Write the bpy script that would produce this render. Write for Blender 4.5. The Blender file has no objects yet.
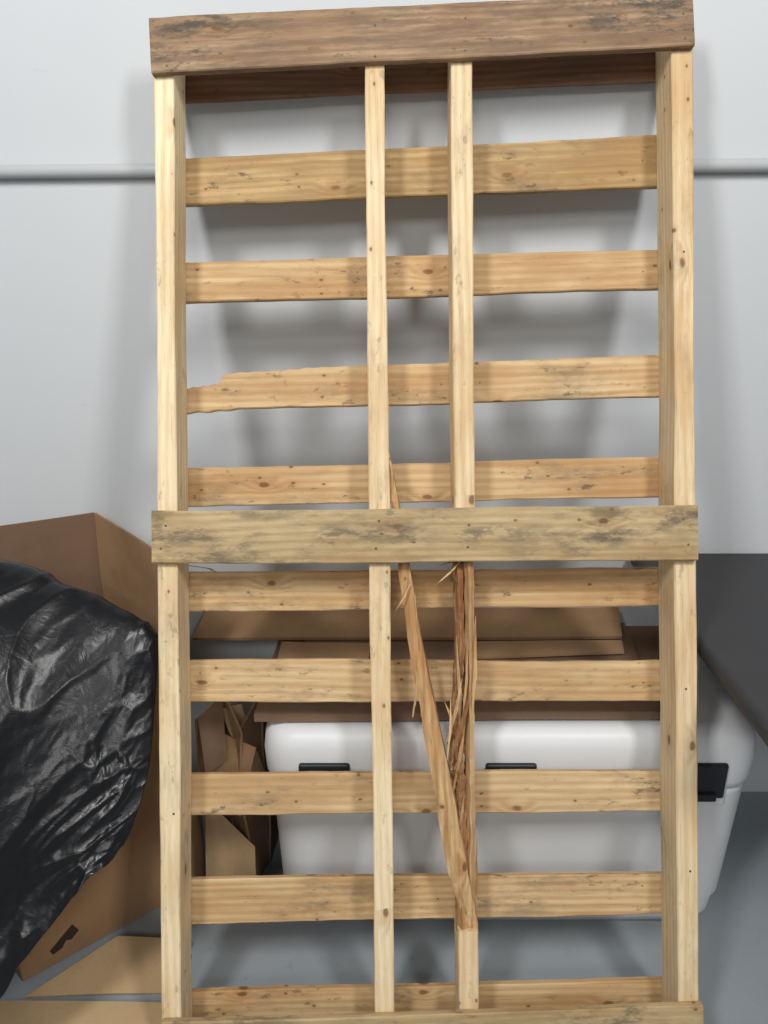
import bpy, bmesh, math, random
from mathutils import Vector, Matrix, noise
random.seed(7)
S=bpy.context.scene
S.view_settings.view_transform='Standard'
D=bpy.data
TH=math.radians(20)

# ---------------------------------------------------------------- helpers
def link(o):
    S.collection.objects.link(o); return o
def empty(name,loc=(0,0,0),rot=(0,0,0)):
    e=D.objects.new(name,None); e.location=loc; e.rotation_euler=rot; e.empty_display_size=.1
    return link(e)
def obj(name,verts,faces,mat=None,parent=None,smooth=False):
    m=D.meshes.new(name); m.from_pydata(verts,[],faces); m.update()
    bm=bmesh.new(); bm.from_mesh(m); bmesh.ops.recalc_face_normals(bm,faces=bm.faces); bm.to_mesh(m); bm.free()
    o=D.objects.new(name,m)
    if mat: m.materials.append(mat)
    if smooth:
        for p in m.polygons: p.use_smooth=True
    if parent: o.parent=parent
    return link(o)
def boxv(c,s):
    x,y,z=c; a,b,d=[k/2 for k in s]
    v=[(x+i*a,y+j*b,z+k*d) for i in(-1,1) for j in(-1,1) for k in(-1,1)]
    f=[(0,1,3,2),(4,6,7,5),(0,4,5,1),(2,3,7,6),(0,2,6,4),(1,5,7,3)]
    return v,f
def box(name,c,s,mat,parent=None,bev=0.0,seg=2):
    v,f=boxv(c,s); o=obj(name,v,f,mat,parent)
    if bev:
        m=o.modifiers.new('b','BEVEL'); m.width=bev; m.segments=seg
    return o
class NT:
    def __init__(s,name):
        s.m=D.materials.new(name); s.m.use_nodes=True; s.t=s.m.node_tree; s.b=s.t.nodes['Principled BSDF']
    def n(s,typ,**k):
        x=s.t.nodes.new(typ)
        for a,b in k.items():
            if a=='ins':
                for i,v in b.items():
                    if hasattr(v,'is_output'): s.t.links.new(v,x.inputs[i])
                    else: x.inputs[i].default_value=v
            else: setattr(x,a,b)
        return x
    def math(s,op,a,b=0.0,c=None,clamp=False):
        i={0:a,1:b}
        if c is not None:i[2]=c
        return s.n('ShaderNodeMath',operation=op,use_clamp=clamp,ins=i).outputs[0]
    def mix(s,f,a,b,blend='MIX'):
        x=s.n('ShaderNodeMix',data_type='RGBA',blend_type=blend)
        for i,v in((0,f),(6,a),(7,b)):
            if hasattr(v,'is_output'): s.t.links.new(v,x.inputs[i])
            else: x.inputs[i].default_value=v
        return x.outputs[2]
    def rng(s,v,a,b,c=0.,d=1.,smooth=True):
        return s.n('ShaderNodeMapRange',interpolation_type='SMOOTHSTEP' if smooth else 'LINEAR',ins={0:v,1:a,2:b,3:c,4:d}).outputs[0]
    def vmul(s,v,k):
        return s.n('ShaderNodeVectorMath',operation='MULTIPLY',ins={0:v,1:k}).outputs[0]
    def vadd(s,v,k):
        return s.n('ShaderNodeVectorMath',operation='ADD',ins={0:v,1:k}).outputs[0]
    def noise(s,v,sc,det=3,rough=.5,dist=0):
        return s.n('ShaderNodeTexNoise',ins={'Vector':v,'Scale':sc,'Detail':det,'Roughness':rough,'Distortion':dist}).outputs[0]
    def out(s,c,rough=.6,bump=None,bs=.2,bd=.002,spec=.3,metal=0):
        for k,v in(('Base Color',c),('Roughness',rough),('Specular IOR Level',spec),('Metallic',metal)):
            if hasattr(v,'is_output'): s.t.links.new(v,s.b.inputs[k])
            else: s.b.inputs[k].default_value=v
        if bump is not None:
            bn=s.n('ShaderNodeBump',ins={'Strength':bs,'Distance':bd,'Height':bump})
            s.t.links.new(bn.outputs[0],s.b.inputs['Normal'])
        return s.m
def lin(r,g,b):
    f=lambda c:(c/255/12.92) if c/255<=.04045 else ((c/255+.055)/1.055)**2.4
    return (f(r),f(g),f(b),1)

def wood(name,light,dark,knot=(104,70,42),stain=0.0,stain_col=(90,84,74),stain_ends=0.0,red=0.0,rough=.7,dirt=.45,sthr=.42,core_streak=0.):
    N=NT(name)
    P=N.n('ShaderNodeTexCoord').outputs['Object']
    rnd=N.n('ShaderNodeObjectInfo').outputs['Random']
    off=N.n('ShaderNodeCombineXYZ',ins={0:N.math('MULTIPLY',rnd,37.),1:N.math('MULTIPLY',rnd,11.),2:N.math('MULTIPLY',rnd,5.)}).outputs[0]
    Q=N.vadd(P,off)
    sep=N.n('ShaderNodeSeparateXYZ',ins={0:Q})
    sp_=N.n('ShaderNodeSeparateXYZ',ins={0:P})
    yy=N.math('ADD',sep.outputs[1],N.math('MULTIPLY',sep.outputs[2],.8))
    K=N.n('ShaderNodeCombineXYZ',ins={0:sep.outputs[0],1:yy,2:0.}).outputs[0]
    def knots(sc,thr,r0,r1,hr):
        vor=N.n('ShaderNodeTexVoronoi',voronoi_dimensions='2D',ins={'Vector':N.vmul(K,sc),'Scale':1.,'Randomness':1.})
        dist=N.math('ADD',vor.outputs['Distance'],N.math('MULTIPLY',N.math('SUBTRACT',N.noise(N.vmul(Q,(60,110,110)),1,2),.5),.05))
        col=N.n('ShaderNodeSeparateColor',ins={0:vor.outputs['Color']})
        gate=N.math('GREATER_THAN',col.outputs[0],thr)
        return N.math('MULTIPLY',N.rng(dist,hr,.0),gate),N.math('MULTIPLY',N.rng(dist,r0,r1),gate)
    halo,core=knots((5.5,11.,0.),.74,.075,.035,.30)
    halo2,core2=knots((16.,24.,0.),.86,.09,.03,.3)
    warp=N.noise(N.vmul(Q,(.9,3.,3.)),1.,2)
    ph=N.math('MULTIPLY_ADD',yy,420.,N.math('MULTIPLY_ADD',warp,30.,N.math('MULTIPLY',halo,9.)))
    ring=N.math('MULTIPLY_ADD',N.math('SINE',ph),.5,.5)
    streak=N.noise(N.vmul(Q,(1.6,95.,95.)),1.,4,.6,.15)
    fibre=N.noise(N.vmul(Q,(14.,420.,420.)),1.,2,.6)
    broad=N.noise(N.vmul(Q,(2.4,9.,9.)),1.,4,.6)
    g=N.math('ADD',N.math('MULTIPLY',ring,.22),N.math('MULTIPLY',streak,.78))
    g=N.rng(g,.25,.78,0,.95)
    c=N.mix(g,lin(*light),lin(*dark))
    c=N.mix(N.math('MULTIPLY',N.rng(broad,.4,.66),.65),c,lin(int(dark[0]*.93),int(dark[1]*.87),int(dark[2]*.80)))
    c=N.mix(N.math('MULTIPLY',N.math('ADD',halo,N.math('MULTIPLY',halo2,.5),clamp=True),.30),c,lin(160,116,72))
    c=N.mix(N.math('MULTIPLY',N.math('MAXIMUM',core,core2),.75),c,lin(*knot))
    c=N.mix(N.math('MULTIPLY',N.rng(fibre,.5,.8),.3),c,lin(120,98,72),'MIX')
    if red: c=N.mix(N.math('MULTIPLY',N.rng(streak,.35,.6),red),c,lin(120,74,46))
    d=N.noise(N.vmul(Q,(5.,13.,13.)),1.,6,.7)
    c=N.mix(N.math('MULTIPLY',N.rng(d,.50,.70),dirt),c,lin(122,106,86))
    sm=N.noise(N.vmul(Q,(26.,60.,60.)),1.,4,.7)
    c=N.mix(N.math('MULTIPLY',N.math('MULTIPLY',N.rng(sm,.58,.67),N.rng(d,.42,.58)),dirt*1.2,clamp=True),c,lin(84,74,62))
    if stain:
        s1=N.rng(N.noise(N.vmul(Q,(3.,26.,26.)),1.,6,.75),sthr,sthr+.2)
        c=N.mix(N.math('MULTIPLY',s1,stain),c,lin(*stain_col))
    if core_streak:
        # weather staining running along the middle of the board's width
        ay=N.math('ABSOLUTE',N.math('ADD',sp_.outputs[1],N.math('MULTIPLY',N.math('SUBTRACT',N.noise(N.vmul(Q,(4,0,0)),1,2),.5),.05)))
        m1=N.rng(ay,.026,.004); m2=N.rng(N.noise(N.vmul(Q,(22.,60.,60.)),1.,5,.75),.42,.58); m3=N.rng(N.noise(N.vmul(Q,(5.,0.,0.)),1.,2),.42,.56)
        c=N.mix(N.math('MULTIPLY',N.math('MULTIPLY',m1,m2),N.math('MULTIPLY',m3,core_streak)),c,lin(84,80,74))
    if stain_ends:
        ax=N.math('ABSOLUTE',sp_.outputs[0])
        e=N.rng(ax,.12,.46)
        s2=N.rng(N.noise(N.vmul(Q,(14.,38.,38.)),1.,6,.75),.45,.62)
        s3=N.rng(N.noise(N.vmul(Q,(4.5,14.,14.)),1.,3,.6),.38,.58)
        c=N.mix(N.math('MULTIPLY',N.math('MULTIPLY',s2,s3),N.math('MULTIPLY_ADD',e,stain_ends,.22),clamp=True),c,lin(80,74,67))
    hv=N.n('ShaderNodeHueSaturation',ins={'Hue':N.rng(rnd,0,1,.495,.503,False),'Saturation':N.rng(rnd,0,1,1.08,.95,False),'Value':N.rng(rnd,0,1,.90,1.05,False),'Fac':1.,'Color':c}).outputs[0]
    b=N.math('ADD',N.math('MULTIPLY',streak,.6),N.math('MULTIPLY',fibre,.5))
    return N.out(hv,rough,b,.45,.0012,.2)

W_str=wood('pine_stringer',(240,222,186),(221,194,150),dirt=.30)
W_slat=wood('pine_slat',(222,195,152),(190,155,110),dirt=.55)
W_front=wood('weathered_middle_board',(208,188,148),(178,154,114),stain=.35,stain_col=(150,132,102),stain_ends=.5,dirt=.35,core_streak=.6)
W_top=wood('weathered_top_board',(186,158,126),(144,114,88),stain=.75,stain_col=(120,96,76),stain_ends=.7,dirt=.7,sthr=.40)
W_dark=wood('dark_brown_slat',(156,124,98),(116,88,68),stain=.4,stain_col=(92,72,58))  # darker brown than the other slats, for the topmost back slat
W_s1=wood('dull_tan_slat',(210,182,136),(174,144,100),stain=.45,stain_col=(152,126,90),dirt=.65)
W_spl=wood('fresh_split_wood',(228,198,152),(188,148,102),red=.2,dirt=.2)
W_red=wood('torn_heartwood',(204,164,118),(150,108,74),red=.4,stain=.35,stain_col=(104,76,54))

# ---------------------------------------------------------------- camera
cam=D.cameras.new('camera'); co=link(D.objects.new('camera',cam))
cam.sensor_fit='VERTICAL'; cam.sensor_height=24; cam.lens=24*769/1024
co.location=(0,-1.8157,1.5227); co.rotation_euler=(math.pi/2-TH,0,0)
S.camera=co

# ---------------------------------------------------------------- room
N=NT('white_wall_paint'); P=N.n('ShaderNodeTexCoord').outputs['Object']
a=N.noise(P,1.3,3); bb=N.noise(P,160,2); sc=N.noise(N.vmul(P,(2,1,9)),3,6,.7)
c=N.mix(a,lin(198,202,206),lin(208,211,213)); c=N.mix(N.math('MULTIPLY',N.rng(sc,.64,.74),.3),c,lin(170,174,178))
wallm=N.out(c,.5,bb,.12,.001,.3)
box('wall_back',(0,.05,1.6),(7,.1,3.2),wallm)
N=NT('grey_floor_paint'); P=N.n('ShaderNodeTexCoord').outputs['Object']
a=N.noise(P,2.2,5,.6); d=N.noise(P,26,5,.7); g=N.noise(P,220,2)
c=N.mix(a,lin(126,134,140),lin(156,163,168)); c=N.mix(N.math('MULTIPLY',N.rng(d,.6,.74),.35),c,lin(96,101,104))
floorm=N.out(c,N.rng(d,.3,.7,.28,.5),g,.15,.001,.4)
box('floor',(0,-2.45,-.05),(7,5.1,.1),floorm)
N=NT('painted_conduit'); pipem=N.out(lin(186,189,191),.4,spec=.4)
def tube(name,p0,p1,r,mat,parent=None,seg=24):
    p0,p1=Vector(p0),Vector(p1); d=(p1-p0); q=d.to_track_quat('Z','Y')
    vs=[];fs=[]
    for k,p in enumerate((p0,p1)):
        for i in range(seg):
            a=2*math.pi*i/seg; vs.append(p+q@Vector((r*math.cos(a),r*math.sin(a),0)))
    for i in range(seg): j=(i+1)%seg; fs.append((i,j,seg+j,seg+i))
    fs.append(tuple(range(seg))[::-1]); fs.append(tuple(range(seg,2*seg)))
    o=obj(name,vs,fs,mat,parent)
    for p in o.data.polygons: p.use_smooth=len(p.vertices)==4
    return o
cd=empty('wall_conduit_pipe')
tube('pipe',(-3.3,-.0135,1.625),(3.3,-.0135,1.677),.0135,pipem,cd)
for x in(-2.4,-1.35,1.35,2.4):
    box('strap',(x,-.0150,1.651+x*.0079),(.022,.030,.036),pipem,cd,.004)

# ---------------------------------------------------------------- pallet
pal=empty('wooden_pallet',(0,-.7856,.0837),(math.pi/2-TH,0,0))
def board(name,a0,a1,h0,h1,w0,w1,mat,top=None,bot=None,seed=0,n=40,wob=.0015,ch=.0022,bow=0.0):
    """a0,a1: (u,v) centre line ends; h0,h1 widths at each end; w0 front, w1 back"""
    a0=Vector(a0);a1=Vector(a1); d=a1-a0; L=d.length; ang=math.atan2(d.y,d.x)
    mid=(a0+a1)/2; t=w0-w1; vs=[];fs=[]
    for i in range(n+1):
        f=i/n; x=-L/2+L*f
        h=h0+(h1-h0)*f
        def nz(k,sc=3.): return noise.noise(Vector((x*sc,seed*7.31+k*3.7,.5)))
        yt=h/2+nz(0)*wob*2+nz(4,22)*wob*.6+(top(f) if top else 0); yb=-h/2+nz(1)*wob*2+nz(5,22)*wob*.6+(bot(f) if bot else 0)
        dz=nz(2)*wob+bow*(4*f*(1-f))
        zt=t/2+dz; zb=-t/2+dz; xx=x
        e=0
        if i in(0,n):
            e=nz(3,50)*.002
        ring=[(yb+ch,zt),(yb,zt-ch),(yb,zb+ch),(yb+ch,zb),(yt-ch,zb),(yt,zb+ch),(yt,zt-ch),(yt-ch,zt)]
        for y,z in ring: vs.append((xx+e,y,z))
    for i in range(n):
        for k in range(8):
            l=(k+1)%8; fs.append((i*8+k,i*8+l,(i+1)*8+l,(i+1)*8+k))
    fs.append(tuple(range(8))); fs.append(tuple(n*8+k for k in range(8))[::-1])
    o=obj(name,vs,fs,mat,pal)
    o.location=(mid.x,mid.y,(w0+w1)/2); o.rotation_euler=(0,0,ang)
    return o
def hboard(name,u0,u1,Lt,Lb,Rt,Rb,w0,w1,mat,**k):
    return board(name,(u0,(Lt+Lb)/2),(u1,(Rt+Rb)/2),Lt-Lb,Rt-Rb,w0,w1,mat,**k)
T=.016; F1=-T; B0=-.105; B1=-.121
hboard('top_front_board',-.443,.588,1.940,1.835,1.984,1.886,0.002,F1,W_top,seed=1,wob=.002)
hboard('middle_front_board',-.440,.596,1.002,.902,1.013,.909,0.0,F1,W_front,seed=2,wob=.0018)
hboard('bottom_front_board',-.421,.607,.030,-.045,.062,-.03,0.0,F1,W_front,seed=3)
def vb(name,ut,vt,ub,vbm,w,mat,**k): return board(name,(ub,vbm),(ut,vt),w,w,F1-.0005,B0+.0005,mat,n=60,**k)
vb('outer_stringer_left',-.4235,1.925,-.408,-.043,.0385,W_str,seed=4)
vb('inner_stringer_left',-.0185,1.93,.002,-.040,.038,W_str,seed=5)
vb('outer_stringer_right',.572,1.975,.586,-.033,.0405,W_str,seed=6)
vb('inner_stringer_right_upper',.1475,1.94,.1545,.955,.041,W_str,seed=7)
vb('inner_stringer_right_lower',.1605,.195,.163,-.036,.038,W_str,seed=8)
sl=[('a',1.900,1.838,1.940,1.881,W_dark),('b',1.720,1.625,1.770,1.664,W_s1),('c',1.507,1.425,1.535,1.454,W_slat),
('d',1.285,1.204,1.321,1.238,W_slat),('e',1.0875,1.010,1.112,1.0305,W_slat),('f',.878,.7965,.886,.811,W_slat),
('g',.697,.613,.697,.615,W_slat),('h',.465,.383,.473,.3915,W_slat),('i',.251,.1595,.265,.182,W_slat),('j',.023,-.045,.0476,-.03,W_slat)]
def jag(f):
    if f<.100: return -.038+.13*f+.0014*math.sin(f*300)
    if f<.108: return -.025+(f-.100)*2.4
    if f<.32: return -.0058+.027*(f-.108)+.0010*math.sin(f*190)
    return 0
def jagb(f):
    return -.004+.027*f+.0012*math.sin(f*150) if f<.15 else 0
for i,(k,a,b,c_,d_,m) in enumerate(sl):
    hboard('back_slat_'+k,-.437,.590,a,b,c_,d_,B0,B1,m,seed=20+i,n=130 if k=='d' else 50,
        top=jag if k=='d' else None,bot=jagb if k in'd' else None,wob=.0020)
def splinter(name,pts,mat,seed=0,n=28,jit=.0016):
    """pts: (u,v,w,width,thick)"""
    vs=[];fs=[]; m=len(pts)-1; ring=6
    c=Vector(pts[m//2][:3])
    for i in range(n+1):
        f=i/n*m; k=min(int(f),m-1); g=f-k; g2=g
        p=[pts[k][q]*(1-g2)+pts[k+1][q]*g2 for q in range(5)]
        j=[noise.noise(Vector((i*.55,seed*3.1+q*9.7,0)))*jit*1.6 for q in range(6)]
        a,b=p[3]/2,p[4]/2
        offs=[(-a,b*.5),(-a*.3,b),(a*.8,b*.8),(a,-b*.4),(a*.2,-b),(-a*.8,-b*.7)]
        for q,(x,z) in enumerate(offs):
            s=min(1,max(p[3]/.008,.05))
            vs.append((p[0]+x+j[q]*s-c.x,p[1]-c.y,p[2]+z+j[(q+2)%6]*s-c.z))
    for i in range(n):
        for k in range(ring):
            l=(k+1)%ring; fs.append((i*ring+k,i*ring+l,(i+1)*ring+l,(i+1)*ring+k))
    fs.append(tuple(range(ring))); fs.append(tuple(n*ring+k for k in range(ring))[::-1])
    R=Matrix.Rotation(-math.pi/2,4,'Z')
    vs=[tuple(R@Vector(v)) for v in vs]
    o=obj(name,vs,fs,mat,pal); o.location=c; o.rotation_euler=(0,0,math.pi/2)
    return o
splinter('long_broken_splinter',[(.007,1.130,-.030,.001,.002),(.013,1.07,-.030,.012,.010),(.026,.99,-.036,.019,.016),(.040,.89,-.044,.024,.022),
  (.066,.72,-.043,.030,.026),(.094,.58,-.038,.036,.03),(.122,.43,-.034,.040,.032),(.146,.30,-.034,.044,.03),(.166,.22,-.034,.030,.02),(.182,.160,-.034,.003,.006)],W_spl,3,50,.002)
splinter('stringer_strip_pale',[(.162,1.0,-.05,.020,.06),(.1665,.85,-.055,.019,.07),(.168,.65,-.06,.018,.07),(.169,.45,-.06,.018,.07),(.171,.18,-.06,.018,.07)],W_spl,5,50,.0018)
splinter('stringer_strip_torn',[(.142,.98,-.055,.020,.05),(.147,.86,-.06,.020,.06),(.149,.72,-.062,.018,.06),(.143,.62,-.062,.022,.05),(.140,.55,-.062,.028,.05),(.150,.48,-.064,.022,.06),(.152,.36,-.06,.026,.06),(.153,.18,-.06,.020,.06)],W_red,6,70,.004)
splinter('stringer_wedge',[(.150,.50,-.050,.001,.004),(.150,.40,-.055,.008,.03),(.1525,.28,-.058,.018,.06),(.156,.19,-.0605,.027,.08),(.161,.17,-.0605,.034,.086)],W_spl,9,40,.002)
sp=[((.150,1.09),(.130,.985),.012,W_spl),((.158,1.10),(.146,1.0),.008,W_spl),((.118,.63),(.168,.505),.012,W_spl),((.168,.66),(.128,.52),.010,W_red),
((.060,.84),(.073,.60),.006,W_spl),((.108,.895),(.150,.91),.010,W_spl),((.100,.86),(.148,.905),.006,W_spl),((.120,.915),(.040,.90),.010,W_spl),((.172,.58),(.150,.34),.010,W_red),
((.176,.80),(.170,.60),.008,W_spl),((.135,.56),(.118,.47),.009,W_red),((.164,.32),(.184,.17),.009,W_spl),((.100,.66),(.130,.65),.005,W_spl),((.140,.76),(.148,.55),.007,W_spl),
((.182,.38),(.172,.12),.006,W_spl),((.022,.81),(.050,.86),.005,W_spl),((.064,.70),(.056,.60),.006,W_spl),((.114,.50),(.150,.44),.006,W_spl),
((.150,.68),(.122,.555),.009,W_spl),((.160,.62),(.132,.44),.008,W_spl),((.136,.60),(.158,.40),.007,W_red),((.128,.64),(.122,.52),.005,W_spl),((.155,.45),(.140,.36),.007,W_spl),
((.140,1.07),(.152,.985),.007,W_spl),((.007,1.13),(.018,1.02),.005,W_spl),((.178,.22),(.170,.09),.004,W_red),((.152,.90),(.142,.70),.007,W_spl),((.160,.74),(.152,.60),.006,W_spl)]
for i,(p,q,w,m) in enumerate(sp):
    wd=-.022-.012*(i%3)
    mx=((p[0]+q[0])/2+.003,(p[1]+q[1])/2)
    splinter('splinter_%d'%(i+1),[(p[0],p[1],wd+.004,.001,.001),(mx[0],mx[1],wd,w,w*.7),(q[0],q[1],wd-.006,w*.4,w*.4)],m,30+i,14,.0012)
splinter('slat_splinter',[(-.41,.892,-.112,.012,.006),(-.36,.885,-.112,.009,.005),(-.33,.872,-.112,.001,.002)],W_s1,55,12,.001)
nailm=NT('nail_steel').out(lin(100,88,76),.6,metal=.3)
vs=[];fs=[]
def nail(u,v,w,r=.0022,h=.0008):
    b=len(vs); s=10
    for z in(w,w+h):
        for i in range(s): vs.append((u+r*math.cos(6.283*i/s),v+r*math.sin(6.283*i/s),z))
    for i in range(s): j=(i+1)%s; fs.append((b+i,b+j,b+s+j,b+s+i))
    fs.append(tuple(b+s+i for i in range(s)))
for u in(-.415,-.008,.152,.575):
    for (lv,rv,lo) in((1.905,1.95,.055),(.975,.985,.045)):
        t=(u+.44)/1.03; v=lv+(rv-lv)*t
        for q in(0,1): nail(u+random.uniform(-.010,.010),v-q*lo+random.uniform(-.006,.006),.0015 if lv>1.5 else 0)
for (k,a,b,c_,d_,m) in sl:
    for u in(-.37,.03,.115,.198,.53):
        if random.random()<.35:
            t=(u+.437)/1.027; nail(u+random.uniform(-.01,.01),(a+(c_-a)*t)*.7+(b+(d_-b)*t)*.3-random.choice((0,.02)),B0-.0006,.0016)
for u,v in((-.404,.42),(-.41,1.2),(.58,.66),(.588,.31),(-.005,.8),(.576,1.5)): nail(u,v,F1-.001,.0022)
obj('nails',vs,fs,nailm,pal)

# ---------------------------------------------------------------- cooler
N=NT('white_cooler_plastic'); P=N.n('ShaderNodeTexCoord').outputs['Object']
c=N.mix(N.noise(P,6,4),lin(214,216,218),lin(226,227,228)); cw=N.out(c,.4,N.noise(P,300,2),.08,.0006,.35)
blk=NT('black_latch_plastic').out(lin(34,36,42),.4)
col=empty('white_cooler',(.274,-.242,0))
def rrect(hx,hy,r,z,n=8):
    p=[]
    for cx,cy,a0 in((hx-r,hy-r,0),(-hx+r,hy-r,90),(-hx+r,-hy+r,180),(hx-r,-hy+r,270)):
        for i in range(n+1):
            a=math.radians(a0+90*i/n); p.append((cx+r*math.cos(a),cy+r*math.sin(a),z))
    return p
def loft(name,secs,mat,parent):
    vs=[];fs=[]
    for s in secs: vs+=rrect(*s)
    m=len(vs)//len(secs)
    for i in range(len(secs)-1):
        for k in range(m):
            l=(k+1)%m; fs.append((i*m+k,i*m+l,(i+1)*m+l,(i+1)*m+k))
    fs.append(tuple(range(m))[::-1]); fs.append(tuple((len(secs)-1)*m+k for k in range(m)))
    o=obj(name,vs,fs,mat,parent)
    for p in o.data.polygons: p.use_smooth=len(p.vertices)==4
    return o
loft('body',[(.468,.190,.05,.0),(.486,.208,.06,.010),(.498,.217,.065,.035),(.502,.219,.068,.070),(.505,.220,.07,.078),(.511,.223,.07,.09),(.522,.227,.072,.34),(.524,.228,.072,.385),(.524,.228,.072,.40)],cw,col)
loft('lid',[(.516,.220,.065,.398),(.527,.228,.07,.402),(.533,.231,.073,.42),(.536,.232,.075,.47),(.532,.230,.075,.505),(.522,.223,.072,.527),(.504,.209,.07,.538),(.474,.181,.06,.541),(.469,.176,.055,.537)],cw,col)
for i,x in enumerate((-.400,-.006,.398)):
    box('latch_recess_%d'%(i+1),(x,-.226,.414),(.122,.014,.106),cw,col,.006,3)
    box('latch_%d'%(i+1),(x,-.2335,.428),(.108,.014,.088),blk,col,.006,3)
    box('latch_tab_%d'%(i+1),(x,-.242,.392),(.07,.012,.02),blk,col,.004,3)
for s in(-1,1):
    box('side_handle',(s*.529,0,.36),(.03,.20,.035),cw,col,.01,3)
    for y in(-.085,.085): box('handle_mount',(s*.522,y,.35),(.03,.03,.07),cw,col,.008,2)
    for y in(-.14,.14): box('foot',(s*.38,y,.004),(.08,.03,.008),blk,col,.002)

# ---------------------------------------------------------------- cardboard
def cardboard(name,a,b,edge=False):
    N=NT(name); P=N.n('ShaderNodeTexCoord').outputs['Object']
    c=N.mix(N.noise(P,5,4),lin(*a),lin(*b)); c=N.mix(N.math('MULTIPLY',N.rng(N.noise(N.vmul(P,(30,30,4)),3,5,.7),.55,.75),.25),c,lin(104,82,60))
    c=N.mix(N.math('MULTIPLY',N.rng(N.noise(P,3.5,5,.65),.45,.7),.45),c,lin(int(a[0]*.70),int(a[1]*.68),int(a[2]*.66)))
    w=N.noise(N.vmul(P,(60,60,3)),2,2)
    return N.out(c,.75,w,.12,.001,.15)
CB=cardboard('kraft_cardboard',(170,137,104),(150,118,86))
CBl=cardboard('light_kraft_cardboard',(198,170,132),(178,150,112))
CBd=cardboard('brown_kraft_cardboard',(134,108,88),(114,90,72))
def panel(name,quad,mat,parent=None,th=.005,n=10,warp=.004,seed=0):
    q=[Vector(p) for p in quad]; vs=[];fs=[]
    nor=(q[1]-q[0]).cross(q[3]-q[0]).normalized()
    for j in range(n+1):
        for i in range(n+1):
            s,t=i/n,j/n
            p=(q[0]*(1-s)+q[1]*s)*(1-t)+(q[3]*(1-s)+q[2]*s)*t
            p=p+nor*(noise.noise(p*4+Vector((seed*3.3,0,0)))*warp)
            vs.append(p)
    for j in range(n):
        for i in range(n):
            a=j*(n+1)+i; fs.append((a,a+1,a+n+2,a+n+1))
    o=obj(name,vs,fs,mat,parent); m=o.modifiers.new('s','SOLIDIFY'); m.thickness=th; m.offset=0
    return o
bx=empty('open_cardboard_box')
A=(-.70,-.07);B=(-.45,-.33);C=(-.78,-.60);Dd=(-1.08,-.30)
def wallq(p,q,zp,zq,z0=.003): return [(p[0],p[1],z0),(q[0],q[1],z0),(q[0],q[1],zq),(p[0],p[1],zp)]
panel('side_right',wallq(A,B,.885,.875),CB,bx,seed=1,warp=.012)
panel('side_front',wallq(B,C,.70,.70),CB,bx,seed=2,warp=.0)
panel('side_left',wallq(C,Dd,.72,.88),CB,bx,seed=3)
panel('side_back',wallq(Dd,A,.90,.885),CBd,bx,seed=4,warp=.01)
panel('bottom',[(A[0],A[1],.006),(B[0],B[1],.006),(C[0],C[1],.006),(Dd[0],Dd[1],.006)],CBd,bx,warp=0)
mk=NT('printed_ink').out(lin(60,50,42),.7)
dv=Vector((C[0]-B[0],C[1]-B[1],0)).normalized(); nv=Vector((-dv.y,dv.x,0))
if nv.y>0: nv=-nv
def onface(s,z,o=.0032): p=Vector((B[0],B[1],0))+dv*s+nv*o; return (p.x,p.y,z)
L0=.30
obj('printed_mark',[onface(L0,.060),onface(L0+.012,.085),onface(L0+.066,.045),onface(L0+.060,.030),onface(L0+.040,.036),onface(L0+.030,.050),onface(L0+.018,.046)],[(0,1,2,3,4,5,6)],mk,bx)
panel('flattened_cardboard',[(-.275,-.435,.556),(.640,-.425,.556),(.74,-.04,.552),(-.26,-.03,.556)],CBd,None,.018,warp=.003,seed=7)
panel('flattened_cardboard',[(-.20,-.26,.573),(.60,-.25,.573),(.62,-.05,.572),(-.19,-.05,.572)],CBd,None,.008,warp=.004,seed=8)
panel('flattened_cardboard',[(-.47,-.150,.586),(.585,-.145,.586),(.61,-.02,.60),(-.46,-.02,.602)],CB,None,.008,warp=.003,seed=9)
panel('flattened_cardboard',[(.20,-.24,.584),(.57,-.215,.584),(.58,-.16,.585),(.18,-.17,.586)],CB,None,.006,warp=.003,seed=10)
panel('flattened_cardboard',[(-.25,-.25,.581),(-.04,-.27,.581),(-.03,-.17,.582),(-.25,-.16,.582)],CB,None,.005,warp=.003,seed=12)
fc=empty('folded_cardboard_carton')
zs=[(-.425,-.36,.50),(-.375,-.30,.53),(-.325,-.36,.46),(-.290,-.27,.50),(-.300,-.10,.44)]
for i in range(4):
    p,q=zs[i],zs[i+1]; panel('fold_%d'%(i+1),[(p[0],p[1],.003),(q[0],q[1],.003),(q[0],q[1],q[2]),(p[0],p[1],p[2])],(CB,CB,CBd,CBd)[i],fc,seed=11+i,warp=.02)
panel('torn_flap_1',[(-.37,-.32,.50),(-.30,-.36,.34),(-.285,-.30,.30),(-.335,-.27,.48)],CBl,fc,seed=21,warp=.02)
panel('torn_flap_2',[(-.42,-.36,.50),(-.375,-.31,.53),(-.36,-.37,.40),(-.40,-.40,.38)],CBd,fc,seed=22,warp=.02)
panel('torn_flap_3',[(-.42,-.42,.005),(-.30,-.42,.005),(-.305,-.37,.16),(-.41,-.38,.30)],CBl,fc,seed=23,warp=.03)
panel('torn_flap_4',[(-.43,-.38,.34),(-.33,-.39,.26),(-.29,-.36,.42),(-.40,-.34,.46)],CB,fc,seed=24,warp=.03)
panel('cardboard_sheet',[(-.76,-.640,.006),(-.45,-.630,.006),(-.44,-.52,.03),(-.60,-.515,.030)],CBl,None,.005,seed=31,warp=.012)
panel('cardboard_sheet',[(-1.1,-.90,.006),(-.455,-.88,.006),(-.45,-.660,.010),(-1.05,-.650,.010)],CBl,None,.006,seed=32,warp=.004)

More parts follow.
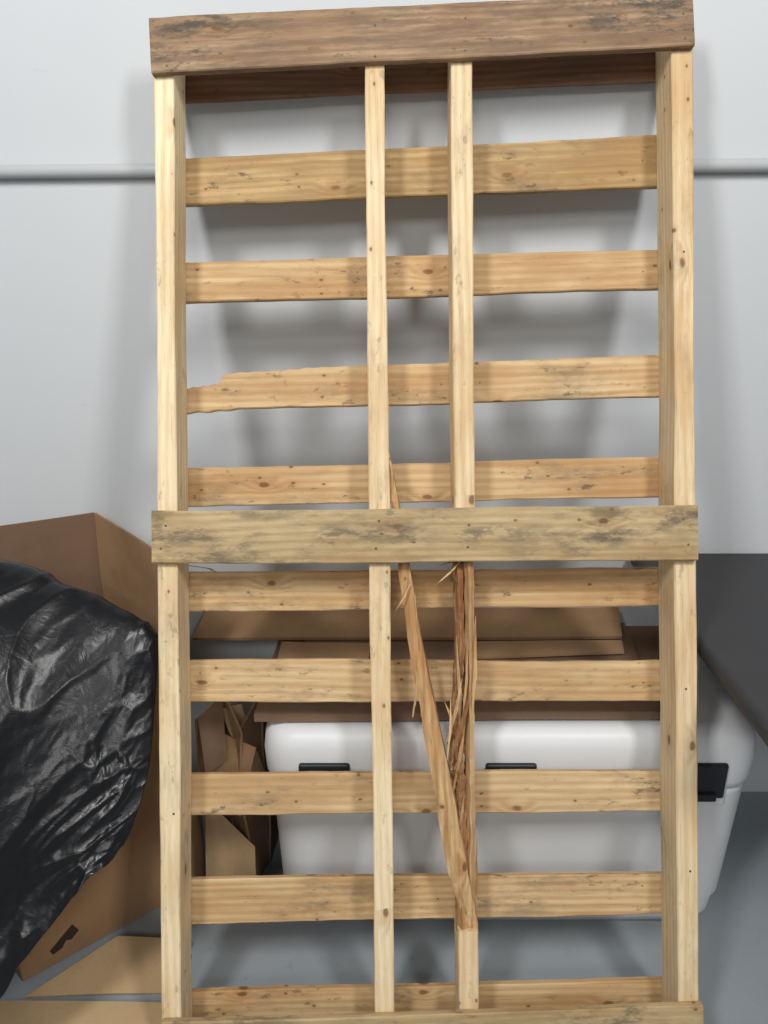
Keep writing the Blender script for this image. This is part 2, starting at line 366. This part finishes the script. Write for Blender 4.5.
# ---------------------------------------------------------------- black plastic sheet
ctrl=[
[(-1.22,-.33,.80),(-.95,-.32,.84),(-.773,-.31,.83),(-.60,-.34,.79),(-.48,-.38,.72)],
[(-1.22,-.46,.88),(-.95,-.43,.90),(-.773,-.40,.885),(-.572,-.41,.815),(-.456,-.44,.745)],
[(-1.22,-.62,.80),(-.98,-.62,.79),(-.78,-.60,.76),(-.62,-.53,.71),(-.458,-.50,.640)],
[(-1.22,-.76,.62),(-.98,-.75,.60),(-.78,-.71,.57),(-.63,-.635,.56),(-.460,-.57,.54)],
[(-1.22,-.86,.40),(-.98,-.85,.38),(-.80,-.79,.37),(-.66,-.73,.39),(-.472,-.625,.48)],
[(-1.18,-.93,.08),(-.93,-.91,.12),(-.72,-.85,.215),(-.605,-.755,.345),(-.495,-.660,.425)]]
def cr(p,t):
    n=len(p)-1; f=t*n; k=min(int(f),n-1); g=f-k
    P=[Vector(p[max(k-1,0)]),Vector(p[k]),Vector(p[k+1]),Vector(p[min(k+2,n)])]
    return .5*((2*P[1])+(P[2]-P[0])*g+(2*P[0]-5*P[1]+4*P[2]-P[3])*g*g+(3*P[1]-P[0]-3*P[2]+P[3])*g**3)
nu,nv_=260,230; pts=[]
for j in range(nv_+1):
    t=j/nv_
    row=[cr([ctrl[r][c_] for r in range(6)],t) for c_ in range(5)]
    for i in range(nu+1):
        pts.append(cr(row,i/nu))
def P_(i,j): return pts[min(max(j,0),nv_)*(nu+1)+min(max(i,0),nu)]
def crease(v):
    dd,_=noise.voronoi(v); return min(1.,(dd[1]-dd[0])*1.3)
vs=[]
for j in range(nv_+1):
    for i in range(nu+1):
        p=P_(i,j); n_=(P_(i+1,j)-P_(i-1,j)).cross(P_(i,j-1)-P_(i,j+1))
        n_=n_.normalized() if n_.length>0 else Vector((0,-1,0))
        al=p.x*.55+p.z*.83; ac=p.x*.83-p.z*.55
        wv=noise.noise(Vector((p.x*2.5,p.y*2.5,p.z*2.5)))
        w2=noise.noise(Vector((p.x*7,p.y*7,p.z*7+4)))
        r1=1-abs(noise.noise(Vector((ac*5+wv*1.3,al*1.3,1))))*2
        c1=1-crease(Vector((ac*8+wv*1.2,al*2.6+w2*.5,0)))
        c2=1-crease(Vector((ac*24+wv*2+w2*.6,al*10+w2,3)))
        c3=1-crease(Vector((ac*55+w2,al*34+w2,6)))
        s=i/nu; t=j/nv_
        patch=max(0,min(1,(noise.noise(Vector((p.x*4,p.z*4,9)))+.1)*2.5))
        lower=max(0,min(1,(t-.35)*3)); right=max(0,min(1,(s-.66)*4))
        k2=.14+.86*min(1,max(lower*right, .5*patch*right))
        h=.018*max(r1,0)**1.3+.009*c1**1.5+k2*(.009*c2**1.5+.003*c3)
        edge=min(1,(1-s)/.08); edge=.25+.75*edge
        wig=Vector((0,0,0))
        if t>.85: wig=Vector((0,0,(noise.noise(Vector((p.x*14,2,0)))*.022+noise.noise(Vector((p.x*45,6,0)))*.010)*(t-.85)/.15))
        vs.append(p+n_*((h-.014)*edge)+wig)
fs=[(j*(nu+1)+i,j*(nu+1)+i+1,(j+1)*(nu+1)+i+1,(j+1)*(nu+1)+i) for j in range(nv_) for i in range(nu)]
N=NT('black_polythene'); P=N.n('ShaderNodeTexCoord').outputs['Object']
b=N.n('ShaderNodeTexNoise',ins={'Vector':P,'Scale':30.,'Detail':4.,'Roughness':.5,'Distortion':1.4}).outputs[0]
bm_=N.out(lin(20,21,24),.29,b,.22,.004,.36)
sh=obj('black_plastic_sheet',vs,fs,bm_,None,True)
m=sh.modifiers.new('s','SOLIDIFY'); m.thickness=.0015

# ---------------------------------------------------------------- folding table
tb=empty('folding_table')
N=NT('dark_grey_table_plastic'); P=N.n('ShaderNodeTexCoord').outputs['Object']
c=N.mix(N.noise(P,8,4),lin(50,50,52),lin(60,60,62)); tm=N.out(c,.5,N.noise(P,380,2),.25,.0006,.3)
o=box('table_top',(1.54,-.403,.742),(1.83,.78,.036),tm,tb,.016,5)
leg=NT('table_leg_metal').out(lin(90,92,95),.4,metal=.6)
for x in(1.22,2.1):
    for y in(-.10,-.68): tube('leg',(x,y,0),(x,y,.728),.013,leg,tb)
    tube('crossbar',(x,-.10,.15),(x,-.68,.15),.010,leg,tb)

# ---------------------------------------------------------------- light
def area(name,loc,target,size,sy,e,c=(1,1,1)):
    l=D.lights.new(name,'AREA'); l.shape='RECTANGLE'; l.size=size; l.size_y=sy; l.energy=e; l.color=c
    o=link(D.objects.new(name,l)); o.location=loc
    o.rotation_euler=(Vector(target)-Vector(loc)).to_track_quat('-Z','Y').to_euler(); return o
area('ceiling_light',(-1.35,-2.6,3.5),(-.2,0,.8),.45,.9,64,(1,.985,.96))
area('ceiling_light',(1.40,-2.6,3.5),(.2,0,.8),.45,.9,56,(1,.985,.96))
area('ceiling_light',(-0.2,-4.4,3.3),(0,0,.8),1.6,.7,42,(1,.985,.96))
w=D.worlds.new('w'); S.world=w; w.use_nodes=True
w.node_tree.nodes['Background'].inputs[0].default_value=(.9,.95,1,1); w.node_tree.nodes['Background'].inputs[1].default_value=.22
